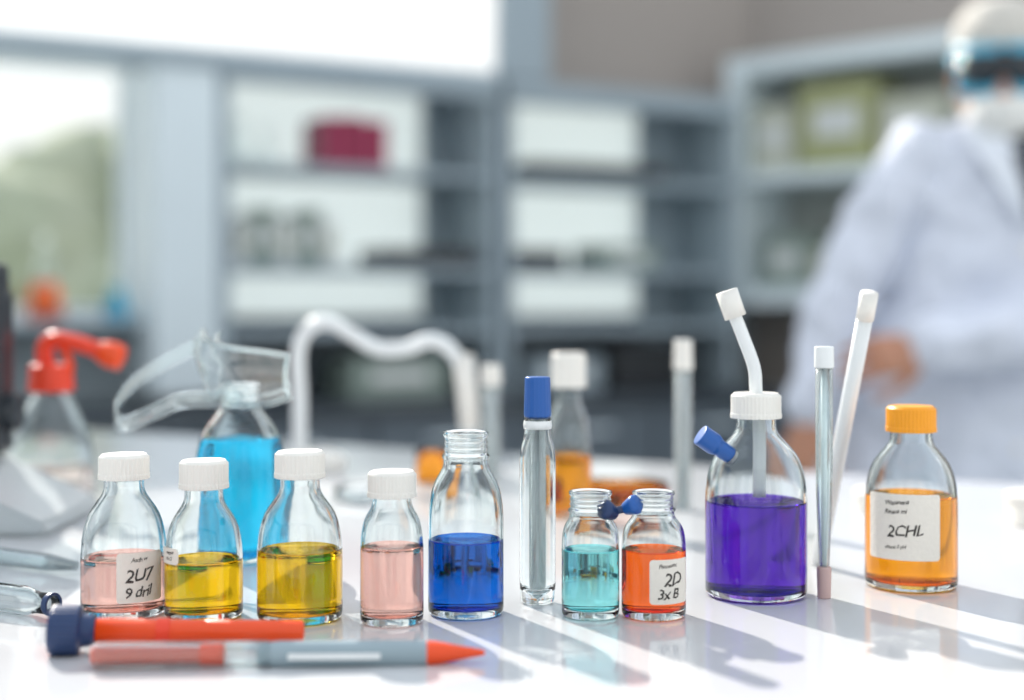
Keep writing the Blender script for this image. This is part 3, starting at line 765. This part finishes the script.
def gog(name, z0_, z1_, ext, mat, th):
    bm = bmesh.new(); n = 30; prev = None
    for i in range(n+1):
        t = math.radians(-66+132*i/n); x = 0.086*math.sin(t); y = -0.004-0.112*math.cos(t)-ext
        notch = 0.016*math.exp(-(x/0.014)**2)
        a_ = bm.verts.new((x, y, z0_+notch)); c_ = bm.verts.new((x, y, z1_))
        if prev: bm.faces.new((prev[0], a_, c_, prev[1]))
        prev = (a_, c_)
    bm.transform(HM); o = obj_from_bm(name, bm, mat, tech); s = o.modifiers.new('s', 'SOLIDIFY'); s.thickness = th
gog('goggle_lens', 1.506, 1.562, 0.004, M['goggle_lens'], 0.002)
gog('goggle_frame_top', 1.555, 1.576, 0.0, M['goggle'], 0.012)
gog('goggle_frame_bottom', 1.490, 1.510, 0.0, M['goggle'], 0.010)
bm = bmesh.new()
for sx in (-1, 1):
    limb(bm, [(-0.11+sx*0.09, 0, 0.80, 0.10), (-0.12+sx*0.10, 0.0, 0.50, 0.078), (-0.13+sx*0.11, 0.015, 0.10, 0.055)], 20)
rrm(bm); o = obj_from_bm('trousers', bm, M['trouser'], tech); remesh(o, 0.012, 4)
for sx, nm in ((-1, 'shoe_right'), (1, 'shoe_left')):
    bm = bmesh.new(); cx = -0.13+sx*0.11
    loft(bm, [(cx, 0.075, 0.040, 0.034, 0.036), (cx, 0.02, 0.045, 0.042, 0.044), (cx, -0.08, 0.037, 0.048, 0.035), (cx, -0.17, 0.027, 0.040, 0.025), (cx, -0.195, 0.022, 0.02, 0.014)], 24)
    rrm(bm); o = obj_from_bm(nm, bm, M['shoe'], tech); remesh(o, 0.006, 3)

# ------------------------------------------------------------------ light
sd = bpy.data.lights.new('sun', 'SUN'); sd.energy = 5.2; sd.angle = math.radians(0.55); sd.color = (1.0, 0.94, 0.86)
so = bpy.data.objects.new('sun', sd); scene.collection.objects.link(so)
el = math.radians(33); dv = Vector((0.5*math.cos(el), -0.866*math.cos(el), -math.sin(el)))
so.rotation_euler = dv.to_track_quat('-Z', 'Y').to_euler()
so.location = (-3, 8, 5)
if USE_MNEE: sd.cycles.is_caustics_light = True

wd = bpy.data.worlds.new('sky'); scene.world = wd; wd.use_nodes = True
nt = wd.node_tree; nt.nodes.clear()
o_ = nt.nodes.new('ShaderNodeOutputWorld'); bg = nt.nodes.new('ShaderNodeBackground')
tc = nt.nodes.new('ShaderNodeTexCoord'); sx_ = nt.nodes.new('ShaderNodeSeparateXYZ'); rp = nt.nodes.new('ShaderNodeValToRGB')
nt.links.new(tc.outputs['Generated'], sx_.inputs[0]); nt.links.new(sx_.outputs['Z'], rp.inputs[0])
rp.color_ramp.elements[0].position = 0.0; rp.color_ramp.elements[0].color = lin('#f1f2f0')
rp.color_ramp.elements[1].position = 0.8; rp.color_ramp.elements[1].color = lin('#dfe7f1')
nt.links.new(rp.outputs[0], bg.inputs[0]); bg.inputs[1].default_value = 1.2
nt.links.new(bg.outputs[0], o_.inputs[0])

# ------------------------------------------------------------------ camera
cd = bpy.data.cameras.new('camera'); cd.lens = 50; cd.sensor_width = 36
cd.shift_y = -50/1024
co = bpy.data.objects.new('camera', cd); scene.collection.objects.link(co)
co.location = (0, 0, CAM_H); co.rotation_euler = (math.radians(90), 0, 0)
cd.dof.use_dof = True; cd.dof.focus_distance = 0.825; cd.dof.aperture_fstop = 2.4
cd.clip_start = 0.02
scene.camera = co
scene.view_settings.view_transform = 'Standard'
scene.view_settings.look = 'None'
scene.view_settings.exposure = 0.25
